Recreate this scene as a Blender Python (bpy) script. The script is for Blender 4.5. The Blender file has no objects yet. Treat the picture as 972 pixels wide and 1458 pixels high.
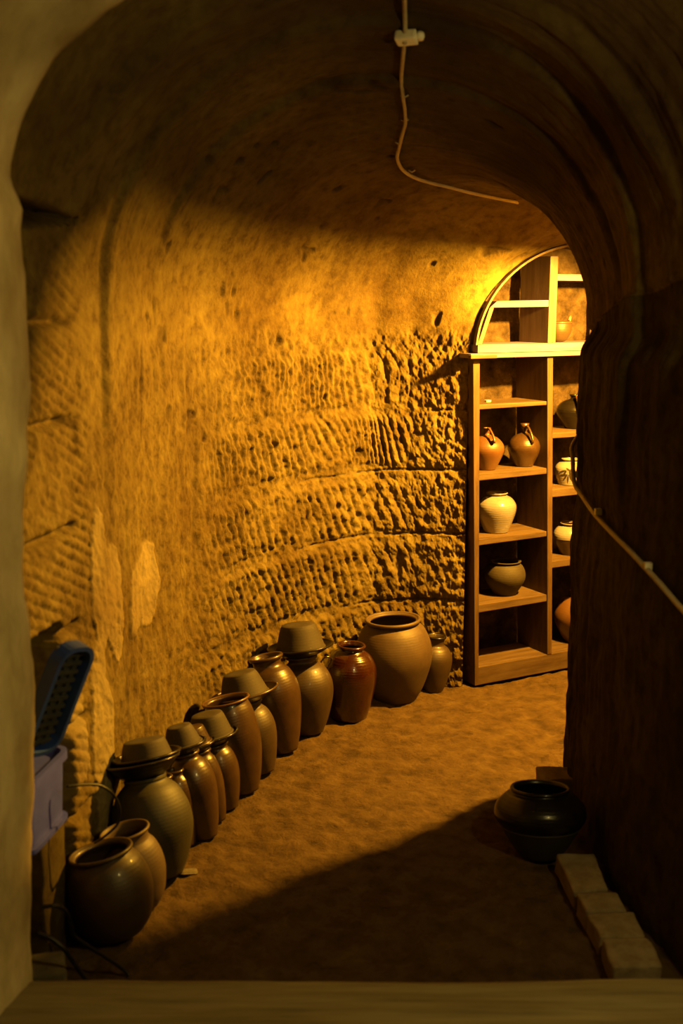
import bpy, bmesh, math, random
import numpy as np
from mathutils import Vector, Matrix
from mathutils.bvhtree import BVHTree

random.seed(4)
C = bpy.context.scene.collection
F = 1620.0; PITCH = math.radians(10.5); SP, CP = math.sin(PITCH), math.cos(PITCH); EYE = 1.7
def ray(u, v):
    x = (u-486)/F; d = (v-729)/F
    return Vector((x, CP-d*SP, -(SP+d*CP)))
def ground(u, v, z=0.0):
    r = ray(u, v); t = (z-EYE)/r.z
    return Vector((r.x*t, r.y*t, z))
def atY(u, v, Y):
    r = ray(u, v); t = Y/r.y
    return Vector((r.x*t, Y, EYE+r.z*t))

# ------------------------------------------------------------------ noise
_tabs = {}
def vnoise(x, y, seed=0):
    if seed not in _tabs: _tabs[seed] = np.random.RandomState(seed).rand(256, 256)
    T = _tabs[seed]
    xi = np.floor(x).astype(int); yi = np.floor(y).astype(int)
    fx = x-xi; fy = y-yi; fx = fx*fx*(3-2*fx); fy = fy*fy*(3-2*fy)
    a = T[xi & 255, yi & 255]; b = T[(xi+1) & 255, yi & 255]; c = T[xi & 255, (yi+1) & 255]; d = T[(xi+1) & 255, (yi+1) & 255]
    return (a*(1-fx)+b*fx)*(1-fy)+(c*(1-fx)+d*fx)*fy
def fbm(x, y, seed=0, o=4):
    s = 0; a = 0.5
    for i in range(o):
        s = s+a*(vnoise(x*2**i+i*7.3, y*2**i+i*3.1, seed+i)-0.5); a *= 0.5
    return s*2
def sst(a, b, x):
    t = np.clip((x-a)/(b-a), 0, 1); return t*t*(3-2*t)

# ------------------------------------------------------------------ materials
def newmat(name):
    m = bpy.data.materials.new(name); m.use_nodes = True
    nt = m.node_tree; b = nt.nodes['Principled BSDF']
    return m, nt, b
def N(nt, t, **kw):
    n = nt.nodes.new(t)
    for k, v in kw.items():
        if k in n.inputs: n.inputs[k].default_value = v
        else: setattr(n, k, v)
    return n
def ramp(nt, stops):
    r = nt.nodes.new('ShaderNodeValToRGB')
    el = r.color_ramp.elements
    while len(el) < len(stops): el.new(0.5)
    for e, (p, c) in zip(el, stops): e.position = p; e.color = (*c, 1)
    return r
def noisy(name, cols, scale=8, rough=0.85, bump=0.3, bscale=60, bdist=0.01, spec=0.3, stretch=None, extra=None, detail=6, coords='Object'):
    m, nt, b = newmat(name); L = nt.links
    tc = N(nt, 'ShaderNodeTexCoord'); src = tc.outputs[coords]
    if stretch:
        mp = N(nt, 'ShaderNodeMapping'); mp.inputs['Scale'].default_value = stretch
        L.new(src, mp.inputs['Vector']); src = mp.outputs['Vector']
    n = N(nt, 'ShaderNodeTexNoise', Scale=scale, Detail=detail, Roughness=0.65); L.new(src, n.inputs['Vector'])
    k = len(cols); r = ramp(nt, [(0.3+0.4*i/(k-1), c) for i, c in enumerate(cols)])
    L.new(n.outputs['Fac'], r.inputs['Fac']); L.new(r.outputs['Color'], b.inputs['Base Color'])
    n2 = N(nt, 'ShaderNodeTexNoise', Scale=bscale, Detail=8, Roughness=0.7); L.new(src, n2.inputs['Vector'])
    bp = N(nt, 'ShaderNodeBump', Strength=bump, Distance=bdist); L.new(n2.outputs['Fac'], bp.inputs['Height']); L.new(bp.outputs['Normal'], b.inputs['Normal'])
    b.inputs['Roughness'].default_value = rough; b.inputs['Specular IOR Level'].default_value = spec
    if extra: extra(nt, b, r, src, bp)
    return m

def rock_extra(nt, b, r, src, bp):
    L = nt.links
    a = N(nt, 'ShaderNodeAttribute', attribute_name='pale'); mx = N(nt, 'ShaderNodeMix', data_type='RGBA')
    L.new(a.outputs['Fac'], mx.inputs['Factor']); L.new(r.outputs['Color'], mx.inputs[6]); mx.inputs[7].default_value = (0.27, 0.215, 0.10, 1)
    a2 = N(nt, 'ShaderNodeAttribute', attribute_name='stain_shade'); mx2 = N(nt, 'ShaderNodeMix', data_type='RGBA')  # carries joint and pit stains plus the shade painted on the crown
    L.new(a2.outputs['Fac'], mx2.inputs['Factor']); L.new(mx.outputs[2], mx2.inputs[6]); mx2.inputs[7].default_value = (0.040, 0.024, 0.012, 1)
    # coarse blotches
    n = N(nt, 'ShaderNodeTexNoise', Scale=2.6, Detail=5); L.new(src, n.inputs['Vector'])
    rr = ramp(nt, [(0.35, (0.62, 0.55, 0.48)), (0.62, (1, 1, 1))]); L.new(n.outputs['Fac'], rr.inputs['Fac'])
    m3 = N(nt, 'ShaderNodeMix', data_type='RGBA', blend_type='MULTIPLY'); m3.inputs[0].default_value = 1
    L.new(mx2.outputs[2], m3.inputs[6]); L.new(rr.outputs['Color'], m3.inputs[7]); L.new(m3.outputs[2], b.inputs['Base Color'])
M = {}
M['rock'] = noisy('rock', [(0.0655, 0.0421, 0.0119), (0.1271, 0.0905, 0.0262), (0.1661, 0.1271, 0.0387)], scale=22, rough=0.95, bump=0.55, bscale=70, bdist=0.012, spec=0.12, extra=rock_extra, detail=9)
M['rockshade'] = noisy('rock_shaded', [(0.0305, 0.0199, 0.0053), (0.0597, 0.0424, 0.0122), (0.0776, 0.0597, 0.0180)], scale=22, rough=0.95, bump=0.55, bscale=70, bdist=0.012, spec=0.12, extra=rock_extra, detail=9)  # darkened copy of rock: the right wall's shade put into the colour
M['jamb'] = noisy('limewashed_rock', [(0.4250, 0.3500, 0.1875), (0.6250, 0.5250, 0.3000), (0.7750, 0.6750, 0.4250)], scale=5, rough=0.9, bump=0.35, bscale=22, bdist=0.01, spec=0.15, stretch=(1.8750, 1.8750, 0.8750), detail=7, extra=rock_extra)
M['plaster'] = noisy('vault_plaster', [(0.064, 0.040, 0.013), (0.108, 0.070, 0.024), (0.142, 0.100, 0.037)], scale=9, rough=0.9, bump=0.35, bscale=45, bdist=0.008, spec=0.2, extra=rock_extra, detail=9)
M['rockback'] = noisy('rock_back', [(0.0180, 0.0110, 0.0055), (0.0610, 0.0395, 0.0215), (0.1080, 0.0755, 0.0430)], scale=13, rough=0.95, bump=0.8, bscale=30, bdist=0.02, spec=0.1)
M['sill'] = noisy('sill', [(0.140, 0.112, 0.056), (0.224, 0.182, 0.091), (0.294, 0.245, 0.133)], scale=7, rough=0.8, bump=0.4, bscale=16, bdist=0.006, stretch=(0.35, 5, 5), spec=0.2)
def earth_extra(nt, b, r, src, bp):
    L = nt.links
    v = N(nt, 'ShaderNodeTexVoronoi', Scale=34); L.new(src, v.inputs['Vector'])
    rr = ramp(nt, [(0.05, (0.45, 0.40, 0.35)), (0.25, (1, 1, 1))]); L.new(v.outputs['Distance'], rr.inputs['Fac'])
    m = N(nt, 'ShaderNodeMix', data_type='RGBA', blend_type='MULTIPLY')
    n = N(nt, 'ShaderNodeTexNoise', Scale=5.0, Detail=3); L.new(src, n.inputs['Vector'])
    r2 = ramp(nt, [(0.5, (0, 0, 0)), (0.7, (0.8, 0.8, 0.8))]); L.new(n.outputs['Fac'], r2.inputs['Fac']); L.new(r2.outputs['Color'], m.inputs[0])
    L.new(r.outputs['Color'], m.inputs[6]); L.new(rr.outputs['Color'], m.inputs[7]); L.new(m.outputs[2], b.inputs['Base Color'])
M['earth'] = noisy('earth', [(0.0381, 0.0224, 0.0080), (0.0748, 0.0442, 0.0159), (0.1054, 0.0666, 0.0251)], scale=14, rough=0.92, bump=0.9, bscale=85, bdist=0.014, spec=0.15, extra=earth_extra, detail=9)
def wood(name, c0, c1, c2, rough=0.6):
    return noisy(name, [c0, c1, c2], scale=6, rough=rough, bump=0.25, bscale=22, bdist=0.003, stretch=(0.7, 6, 6))
def woodv(name, c0, c1, c2, rough=0.6):
    return noisy(name, [c0, c1, c2], scale=6, rough=rough, bump=0.25, bscale=22, bdist=0.003, stretch=(6, 6, 0.7))
M['pine'] = wood('pine_board', (0.1116, 0.0756, 0.1163), (0.1476, 0.1074, 0.1851), (0.1740, 0.1386, 0.2739))
M['pinev'] = woodv('pine_upright', (0.0830, 0.0517, 0.0412), (0.1111, 0.0754, 0.0677), (0.1348, 0.0990, 0.1021))
M['oldwood'] = wood('old_board', (0.0385, 0.0211, 0.0089), (0.0733, 0.0438, 0.0211), (0.0975, 0.0627, 0.0311))
M['oldwoodv'] = woodv('old_upright', (0.0354, 0.0180, 0.0078), (0.0672, 0.0378, 0.0180), (0.0912, 0.0552, 0.0276))
def rings(freq, strength):
    def f(nt, b, r, src, bp):
        L = nt.links
        w = N(nt, 'ShaderNodeTexWave', Scale=freq, Distortion=2.5, Detail=2); w.bands_direction = 'Z'; L.new(src, w.inputs['Vector'])
        b2 = N(nt, 'ShaderNodeBump', Strength=strength, Distance=0.003); L.new(w.outputs['Fac'], b2.inputs['Height'])
        L.new(bp.outputs['Normal'], b2.inputs['Normal']); L.new(b2.outputs['Normal'], b.inputs['Normal'])
    return f
def clay(name, c0, c1, c2, rough, spec=0.5, bump=0.12, ring=0.05, coat=0.0):
    m = noisy(name, [c0, c1, c2], scale=9, rough=rough, bump=bump, bscale=50, bdist=0.004, spec=spec, extra=rings(30, ring))
    b = m.node_tree.nodes['Principled BSDF']; b.inputs['Coat Weight'].default_value = coat; b.inputs['Coat Roughness'].default_value = 0.12
    return m
M['tan'] = clay('tan_earthenware', (0.0403, 0.0226, 0.0096), (0.0609, 0.0354, 0.0150), (0.0737, 0.0467, 0.0204), 0.6, ring=0.06)
M['brown'] = clay('brown_earthenware', (0.0226, 0.0129, 0.0044), (0.0366, 0.0204, 0.0073), (0.0469, 0.0275, 0.0097), 0.5, coat=0.1)
M['olive'] = clay('olive_stoneware', (0.0161, 0.0120, 0.0042), (0.0234, 0.0183, 0.0065), (0.0284, 0.0223, 0.0088), 0.6)
M['umber'] = clay('umber_glaze', (0.0234, 0.0111, 0.0039), (0.0390, 0.0195, 0.0072), (0.0507, 0.0273, 0.0111), 0.36, coat=0.25)
M['redglaze'] = clay('red_brown_glaze', (0.0176, 0.0038, 0.0013), (0.0265, 0.0063, 0.0020), (0.0336, 0.0088, 0.0027), 0.22, ring=0.15, coat=0.8)
M['black'] = clay('black_glaze', (0.0042, 0.0030, 0.0024), (0.0075, 0.0054, 0.0039), (0.0120, 0.0084, 0.0060), 0.3, ring=0.1, spec=0.3, coat=0.12)
M['dullpot'] = clay('dusty_clay', (0.0182, 0.0114, 0.0048), (0.0262, 0.0171, 0.0068), (0.0342, 0.0227, 0.0099), 0.75)
M['terracotta'] = clay('terracotta', (0.0637, 0.0247, 0.0078), (0.0865, 0.0377, 0.0123), (0.1008, 0.0507, 0.0182), 0.45, coat=0.2)
M['cream'] = clay('cream_glaze', (0.1610, 0.1386, 0.1416), (0.1940, 0.1716, 0.1832), (0.2105, 0.1940, 0.2247), 0.25, ring=0.1, bump=0.04, coat=0.5)
M['ink'] = clay('ink', (0.02, 0.015, 0.01), (0.03, 0.02, 0.012), (0.04, 0.03, 0.02), 0.4)
M['cablemat'] = noisy('cable_sheath', [(0.30, 0.24, 0.15), (0.42, 0.34, 0.22)], scale=30, rough=0.5, bump=0.05)
M['cableblack'] = noisy('black_cable', [(0.0040, 0.0040, 0.0040), (0.0120, 0.0112, 0.0100)], scale=30, rough=0.4, bump=0.05)
M['porcelain'] = noisy('porcelain', [(0.62, 0.58, 0.46), (0.78, 0.74, 0.62)], scale=30, rough=0.35, bump=0.05)
M['blue'] = noisy('blue_plastic', [(0.012, 0.035, 0.22), (0.02, 0.05, 0.30)], scale=12, rough=0.4, bump=0.1)
M['indigo'] = noisy('indigo_plastic', [(0.035, 0.045, 0.34), (0.055, 0.07, 0.48)], scale=12, rough=0.45, bump=0.1)
M['greyplastic'] = noisy('grey_mesh', [(0.03, 0.032, 0.035), (0.06, 0.06, 0.06)], scale=20, rough=0.6)
M['stone'] = noisy('pale_stone', [(0.0768, 0.0624, 0.0384), (0.1200, 0.1008, 0.0624), (0.1632, 0.1392, 0.0912)], scale=14, rough=0.9, bump=0.6, bscale=50, bdist=0.01, spec=0.15)
M['brick'] = noisy('rough_block', [(0.1498, 0.1094, 0.0634), (0.2074, 0.1613, 0.0979), (0.2650, 0.2131, 0.1382)], scale=18, rough=0.92, bump=0.7, bscale=60, bdist=0.01, spec=0.12)
M['paper'] = noisy('paper', [(0.7, 0.66, 0.55), (0.8, 0.78, 0.7)], scale=30, rough=0.7)

# ------------------------------------------------------------------ object helpers
def tag(o, label, cat, group=None, kind=None):
    o['label'] = label; o['category'] = cat
    if group: o['group'] = group
    if kind: o['kind'] = kind
    return o
def thing(name, label, cat, loc=(0, 0, 0), rot=None, group=None):
    o = bpy.data.objects.new(name, None); C.objects.link(o); o.empty_display_size = 0.05
    o.location = loc
    if rot is not None: o.rotation_mode = 'QUATERNION'; o.rotation_quaternion = rot
    return tag(o, label, cat, group)
def link(name, me, mat, parent=None, smooth=True, label=None):
    o = bpy.data.objects.new(name, me); C.objects.link(o)
    if mat: me.materials.append(mat)
    if smooth:
        me.polygons.foreach_set('use_smooth', [True]*len(me.polygons))
    if parent: o.parent = parent
    if label: o['label'] = label
    return o
def fromdata(name, v, f):
    me = bpy.data.meshes.new(name); me.from_pydata([tuple(p) for p in v], [], f); me.update(); return me
def fixn(me):
    bm = bmesh.new(); bm.from_mesh(me); bmesh.ops.recalc_face_normals(bm, faces=bm.faces); bm.to_mesh(me); bm.free(); return me
def cr(pts, n=6):
    """catmull-rom through 2D/3D points"""
    P = [Vector(p) for p in pts]; P = [2*P[0]-P[1]]+P+[2*P[-1]-P[-2]]; out = []
    for i in range(1, len(P)-2):
        for k in range(n):
            t = k/n; a, b, c, d = P[i-1], P[i], P[i+1], P[i+2]
            out.append(0.5*((2*b)+(c-a)*t+(2*a-5*b+4*c-d)*t*t+(3*b-a-3*c+d)*t**3))
    out.append(P[-2]); return out
def lathe(name, prof, seg=48, wob=0.0, seed=0):
    """prof: closed-ended open polyline of (r,z); r==0 ends get poles"""
    v = []; f = []; rings_ = []
    for (r, z) in prof:
        if r < 1e-5: rings_.append([len(v)]); v.append((0, 0, z))
        else:
            row = []
            for k in range(seg):
                a = 2*math.pi*k/seg; rr = r*(1+wob*math.sin(2*a+seed+z*9)+0.5*wob*math.sin(3*a+seed*2.1))
                row.append(len(v)); v.append((rr*math.cos(a), rr*math.sin(a), z))
            rings_.append(row)
    for A, B in zip(rings_, rings_[1:]):
        if len(A) == 1 and len(B) == 1: continue
        for k in range(seg):
            k2 = (k+1) % seg
            if len(A) == 1: f.append((A[0], B[k2], B[k]))
            elif len(B) == 1: f.append((A[k], A[k2], B[0]))
            else: f.append((A[k], A[k2], B[k2], B[k]))
    return fixn(fromdata(name, v, f))
def tube(name, pts, r, seg=10, taper=None, closed=False):
    P = [Vector(p) for p in pts]; v = []; f = []
    up = Vector((0.13, 0.21, 0.97)).normalized(); n = len(P)
    for i, p in enumerate(P):
        if closed: d = P[(i+1) % n]-P[i-1]
        else: d = (P[min(i+1, n-1)]-P[max(i-1, 0)])
        if d.length < 1e-9: d = Vector((0, 0, 1))
        d.normalize()
        s = d.cross(up)
        if s.length < 1e-3: s = d.cross(Vector((1, 0, 0)))
        s.normalize(); w = s.cross(d).normalized(); up = w
        rr = r*(taper(i/(n-1)) if taper else 1)
        for k in range(seg):
            a = 2*math.pi*k/seg; v.append(p+s*math.cos(a)*rr+w*math.sin(a)*rr)
    m = n if closed else n-1
    for i in range(m):
        for k in range(seg):
            a = i*seg+k; b = i*seg+(k+1) % seg; j = ((i+1) % n)*seg
            f.append((a, b, j+(k+1) % seg, j+k))
    if not closed:
        f.append(tuple(range(seg))[::-1]); f.append(tuple((n-1)*seg+k for k in range(seg)))
    return fixn(fromdata(name, v, f))
def prism(name, corners8, bev=0.004, sub=0, jit=0.0, seed=0):
    """hexahedron from 8 corners: bottom 4 then top 4"""
    bm = bmesh.new(); vs = [bm.verts.new(c) for c in corners8]
    for q in ((0, 3, 2, 1), (4, 5, 6, 7), (0, 1, 5, 4), (1, 2, 6, 5), (2, 3, 7, 6), (3, 0, 4, 7)): bm.faces.new([vs[i] for i in q])
    bmesh.ops.recalc_face_normals(bm, faces=bm.faces)
    if bev: bmesh.ops.bevel(bm, geom=bm.edges[:], offset=bev, segments=2, affect='EDGES', profile=0.6)
    if sub:
        bmesh.ops.subdivide_edges(bm, edges=[e for e in bm.edges if e.calc_length() > 0.02], cuts=sub, use_grid_fill=True)
        rnd = random.Random(seed)
        from mathutils import noise
        for v in bm.verts: v.co += noise.noise_vector(v.co*14+Vector((seed*3.3, 0, 0)))*jit
    me = bpy.data.meshes.new(name); bm.to_mesh(me); bm.free(); return me
def boxm(name, x0, x1, y0, y1, z0, z1, bev=0.003, **k):
    return prism(name, [(x0, y0, z0), (x1, y0, z0), (x1, y1, z0), (x0, y1, z0), (x0, y0, z1), (x1, y0, z1), (x1, y1, z1), (x0, y1, z1)], bev, **k)

# ------------------------------------------------------------------ the tunnel
def smooth1(a, k):
    if k < 2: return a
    w = np.hanning(k+2)[1:-1]; w /= w.sum()
    pad = k//2
    b = np.concatenate([2*a[0]-a[1:pad+1][::-1], a, 2*a[-1]-a[-pad-1:-1][::-1]])
    return np.convolve(b, w, 'same')[pad:-pad]
def loft(keys, ds, nw, na, nr, sm):
    K = np.array(keys, float)
    dL = np.hypot(np.diff(K[:, 0]), np.diff(K[:, 1])); dR = np.hypot(np.diff(K[:, 2]), np.diff(K[:, 3]))
    p = np.concatenate([[0], np.cumsum(dL+0.25*dR)])
    n = int(p[-1]/ds)+1; q = np.linspace(0, p[-1], n)
    cols = [smooth1(np.interp(q, p, K[:, j]), int(sm/ds)) for j in range(6)]
    Lx, Ly, Rx, Ry, sp, ap = cols
    sL = np.concatenate([[0], np.cumsum(np.hypot(np.diff(Lx), np.diff(Ly)))])
    V = np.zeros((n, nw+na+nr, 3)); J = np.arange(nw+na+nr)
    tw = np.linspace(0, 1, nw, endpoint=False)
    ta = np.linspace(0, math.pi, na, endpoint=False)
    tr = np.linspace(1, 0, nr)
    for i in range(n):
        fr = np.concatenate([np.zeros(nw), 0.5-0.5*np.cos(ta), np.ones(nr)])
        z0 = -0.06
        z = np.concatenate([z0+(sp[i]-z0)*tw, sp[i]+(ap[i]-sp[i])*np.sin(ta), z0+(sp[i]-z0)*tr])
        V[i, :, 0] = Lx[i]+(Rx[i]-Lx[i])*fr; V[i, :, 1] = Ly[i]+(Ry[i]-Ly[i])*fr; V[i, :, 2] = z
    return V, sL, (Lx, Ly, Rx, Ry, sp, ap)
def gridnormals(V):
    a = np.gradient(V, axis=0); b = np.gradient(V, axis=1); n = np.cross(a, b)
    l = np.linalg.norm(n, axis=2, keepdims=True); l[l < 1e-12] = 1; return n/l
def gridmesh(name, V, Nn, j0, j1, mat, attrs, i0=0, i1=None):
    i1 = V.shape[0] if i1 is None else i1
    W = V[i0:i1, j0:j1].reshape(-1, 3); a, b = i1-i0, j1-j0
    idx = np.arange(a*b).reshape(a, b)
    q = np.stack([idx[:-1, :-1], idx[:-1, 1:], idx[1:, 1:], idx[1:, :-1]], -1).reshape(-1, 4)
    e1 = V[i0:i1, j0:j1][1:, :-1]-V[i0:i1, j0:j1][:-1, :-1]; e2 = V[i0:i1, j0:j1][:-1, 1:]-V[i0:i1, j0:j1][:-1, :-1]
    if (np.cross(e2, e1)*Nn[i0:i1, j0:j1][:-1, :-1]).sum() < 0: q = q[:, ::-1].copy()
    me = bpy.data.meshes.new(name); me.vertices.add(a*b); me.vertices.foreach_set('co', W.ravel())
    me.loops.add(q.size); me.loops.foreach_set('vertex_index', q.ravel().astype(np.int32))
    me.polygons.add(len(q)); me.polygons.foreach_set('loop_start', np.arange(0, q.size, 4, dtype=np.int32))
    me.update(calc_edges=True); me.validate()
    me.polygons.foreach_set('use_smooth', [True]*len(me.polygons))
    for k, A in attrs.items():
        at = me.attributes.new(k, 'FLOAT', 'POINT'); at.data.foreach_set('value', A[i0:i1, j0:j1].ravel().astype(np.float32))
    me.normals_split_custom_set_from_vertices(Nn[i0:i1, j0:j1].reshape(-1, 3).tolist())
    o = bpy.data.objects.new(name, me); C.objects.link(o); me.materials.append(mat)
    o['kind'] = 'structure'
    return o

KEYS = [(-.80, 2.46, .95, 2.46, 1.80, 2.60), (-.73, 3.0, .875, 3.0, 1.75, 2.52), (-.69, 3.2, .855, 3.15, 1.72, 2.47),
        (-.635, 3.6, .84, 3.45, 1.70, 2.39), (-.535, 4.0, .845, 3.7, 1.66, 2.31), (-.37, 4.38, .848, 3.83, 1.62, 2.23),
        (-.12, 4.72, .862, 3.93, 1.60, 2.17), (.13, 4.94, .945, 3.99, 1.57, 2.12), (.30, 4.95, 1.6, 3.98, 1.56, 2.12),
        (.43, 4.922, 2.05, 4.35, 1.50, 2.07), (.545, 4.896, 1.59, 5.462, 1.478, 1.955)]
NW, NA, NR = 290, 240, 110
V, SL, base = loft(KEYS, 0.0065, NW, NA, NR, 0.16)
NI = V.shape[0]
Nn = gridnormals(V)
cen = V.mean(axis=1, keepdims=True)
if ((cen-V)*Nn).sum() < 0: Nn = -Nn
S = np.repeat(SL[:, None], NW+NA+NR, 1); Z = V[:, :, 2]
jj = np.arange(NW+NA+NR)[None, :]*np.ones((NI, 1))
left = (jj < NW).astype(float); arch = ((jj >= NW) & (jj < NW+NA)).astype(float)
# running height coordinate that keeps counting over the vault
Lc = np.zeros_like(Z); Lc[:, 1:] = np.cumsum(np.linalg.norm(np.diff(V, axis=1), axis=2), axis=1)
H = Lc-0.06
archL = H-base[4][:, None]            # length past the left spring line
#==DBG
D = np.zeros_like(Z); pale = np.zeros_like(Z); stain_shade = np.zeros_like(Z)
isR = (jj >= NW+NA).astype(float)
near = 1-sst(.60, .74, S)                      # hewn panel beside the doorway
lw = (1-sst(1.50, 1.62, H+0.05*fbm(S*3, H*0+2, 31)))*(1-isR)   # below the smooth vault on the left
# broad unevenness
D += 0.030*fbm(S*1.6, H*1.4, 1, 3)*(1-0.5*isR)*(1-.7*sst(1.8, 2.6, S))
D += 0.006*fbm(S*9, H*9, 5, 4)
# near panel: grooved blocks with open joints
def joint(zc, w, wob, seed):
    zz = zc+wob*fbm(S*3.0, S*0+seed, seed, 3)
    return np.exp(-((H-zz)/w)**2)
nb = near*(jj < NW+60)
blockz = (H < 1.93)
ph = (H+0.45*S+0.006*fbm(S*5, H*5, 40, 3))/0.034*2*math.pi
g = np.abs(np.sin(ph/2))**0.7
D += nb*blockz*(1-isR)*(0.008*(g-0.6))*sst(-0.2, 0.5, fbm(S*6, H*6, 44, 3)+0.35)*sst(.0, .2, S-0.05)
jn = sum(joint(z, 0.012, 0.008, 50+i) for i, z in enumerate((1.65, 1.39, 1.10, 0.83, 0.56, 0.3)))
gate = near*sst(0.0, .1, 0.64-S)
D -= 0.030*np.clip(jn, 0, 1)*gate*(1-isR)
stain_shade += 0.7*np.clip(jn, 0, 1)*gate*(1-isR)*sst(-.3, .4, fbm(S*7, H*12, 61, 3))
hole = np.exp(-((H-1.905-0.012*(S-0.3))/(0.026*np.clip((0.64-S)/0.34, 0.02, 1)))**4)*(S < 0.64)*(1-isR)*(S > 0.1)
D -= 0.09*hole; stain_shade += 0.9*hole
# face above the hewn blocks stands slightly proud of them
D += near*(1-isR)*0.012*sst(1.90, 1.96, H)
nich = (1-sst(.40, .47, S+0.02*fbm(H*5, S*0, 64, 2)))*(1-sst(.84, .88, H))*(1-isR)
D -= 0.13*nich
# vault ribs: two steps where the section gets smaller
def step(sc, amp, lo, hi, seed):
    e = sc+0.02*fbm(H*2.2, H*0+seed, seed, 3)
    h0 = sst(lo, hi, H)
    return amp*sst(e-0.007, e+0.007, S)*h0, np.exp(-((S-e-0.012)/0.016)**2)*h0
Hr = H[:, -1:]  # full perimeter
sym = np.minimum(H, Hr-H+0.05)
def step2(sc, amp, lo, hi, seed):
    e = sc+0.02*fbm(H*2.2, H*0+seed, seed, 3); h0 = sst(lo, hi, sym)
    return amp*sst(e-0.018, e+0.012, S)*h0, np.exp(-((S-e-0.03)/0.012)**2)*h0
a, b = step2(0.83, 0.022, 1.0, 1.75, 70); D += a*(1-sst(1.1, 1.24, S)*0.8)+0.003*b
a, b = step2(1.26, 0.019, 1.75, 2.05, 71); D += a*(1-sst(1.5, 2.2, S))+0.003*b
a, b = step2(0.47, 0.026, 2.0, 2.3, 72); D += a*(1-sst(.6, .75, S))+0.006*b
# tool scratches that run along the near vault
st = fbm(S*26, H*1.4, 75, 3); D += 0.007*st*sst(1.7, 1.95, sym)*(1-sst(1.1, 1.4, S))
st = fbm(S*34+H*5, H*1.2, 76, 3); D += 0.003*st*sst(1.7, 1.95, sym)*sst(1.1, 1.4, S)
# vertical run-off streaks on the middle of the left wall
mid = sst(.68, .85, S)*(1-sst(1.9, 2.4, S))*lw
vs = fbm(S*24, H*2.0, 80, 4); D += 0.007*vs*mid
crack = np.clip(vnoise(S*17, H*1.3, 83)-0.80, 0, 1)*5*mid*sst(0.75, 1.0, H)
D -= 0.010*np.clip(crack, 0, 1); stain_shade += 0.45*np.clip(crack, 0, 1)
# dressed courses of the far wall
far = sst(1.45, 1.95, S+0.25*fbm(S*3, H*3, 85, 2))*(1-isR)
cw = 0
for (z0, z1, ang, per, sd, s1) in ((1.245, 1.49, 4, .040, 90, 2.95), (.985, 1.215, 10, .037, 91, 2.93), (.70, .945, 24, .043, 92, 2.97), (.40, .665, 28, .040, 93, 2.92), (.10, .365, 20, .04, 94, 3.0), (-.2, .07, 20, .04, 95, 3.0)):
    zo = 0.018*fbm(S*2.4, S*0+sd, sd, 3)
    band = sst(z0, z0+0.025, H+zo)*(1-sst(z1-0.025, z1, H+zo))
    an = np.radians(ang+16*fbm(S*1.5, H*1.0, sd+20, 2)+(14*sst(2.55, 2.95, S) if sd == 91 else 0))
    phs = (S*np.cos(an)+H*np.sin(an)+0.022*fbm(S*3.5, H*2.2, sd+30, 3)+0.005*fbm(S*22, H*9, sd+33, 2))/per
    row = np.abs(np.sin(phs*math.pi))**0.8
    strokes = sst(-.60, .10, fbm(np.floor(phs)*3.7, (H-0.25*S)*7, sd+40, 2)+0.3)
    endp = sst(s1-0.06, s1+0.03, S+0.04*fbm(S*0+sd, H*9, sd+7, 2))
    pit = fbm(S*38, H*30, sd+50, 3)
    D += far*band*((1-endp)*(0.0105*(row-0.55)*strokes*(0.55+1.1*vnoise(S*5, H*7, sd+70)))+endp*0.008*pit)
    D -= far*(1-endp)*endp*band*0.012
    D += far*band*0.006+far*band*0.006*fbm(S*42, H*18, sd+60, 3)
    cw = cw+band
for i, (zc, sa) in enumerate(((1.228, 2.85), (.972, 2.2), (.69, 2.2), (.385, 2.5))):
    e = np.exp(-((H-zc-0.014*fbm(S*3.5, S*0+i, 120+i, 4)-(0.02*(S-2.9)))/0.0042)**2)*sst(sa, sa+.25, S)*(1-isR)*sst(-.5, 0, fbm(S*8, S*0+i, 140+i, 2)+0.1)
    D -= 0.012*e; stain_shade += 0.35*e
hl = np.exp(-(((S-2.66)/.022)**2+((H-1.055)/.017)**2)**2)*(1-isR); D -= 0.03*hl; stain_shade += .5*hl
hl = np.exp(-(((S-2.855+0.1*(H-.54))/.016)**2+((H-.54)/.045)**2)**2)*(1-isR); D -= 0.025*hl
# rough pitting everywhere on the lit wall, sparse pocks on the vault
D += lw*(0.003+0.004*far)*fbm(S*48, H*40, 150, 3)*2
pk = np.clip(vnoise(S*26, H*26, 160)*vnoise(S*9, H*9, 161)-0.62, 0, 1)*6*(H > 1.2)*(S > 1.1)*(1-isR)
D -= 0.012*np.clip(pk, 0, 1); stain_shade += 0.5*np.clip(pk, 0, 1)
# upper edge of the dressed zone: plaster comes forward
D += 0.012*sst(1.47, 1.60, H+0.03*fbm(S*4, S*0, 171, 3))*sst(1.6, 2.0, S)*(1-isR)
# right wall: upright tool marks, foot of the pillar stands a little proud
D += isR*(0.018*fbm(S*9, H*2.2, 180, 4)+0.012*fbm(S*3, H*3, 181, 3))
zr = np.where(isR > 0, Z, 9)
D += 0.044*(1-sst(1.53, 1.63, Z+0.02*fbm(S*0, Z*6, 182, 2)))*isR
D += 0.015*fbm(Z*7, S*0+3, 183, 3)*isR
D += 0.012*fbm(Z*2.6+9, S*0+3, 184, 2)*isR*sst(1.0, 1.5, S)
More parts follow.
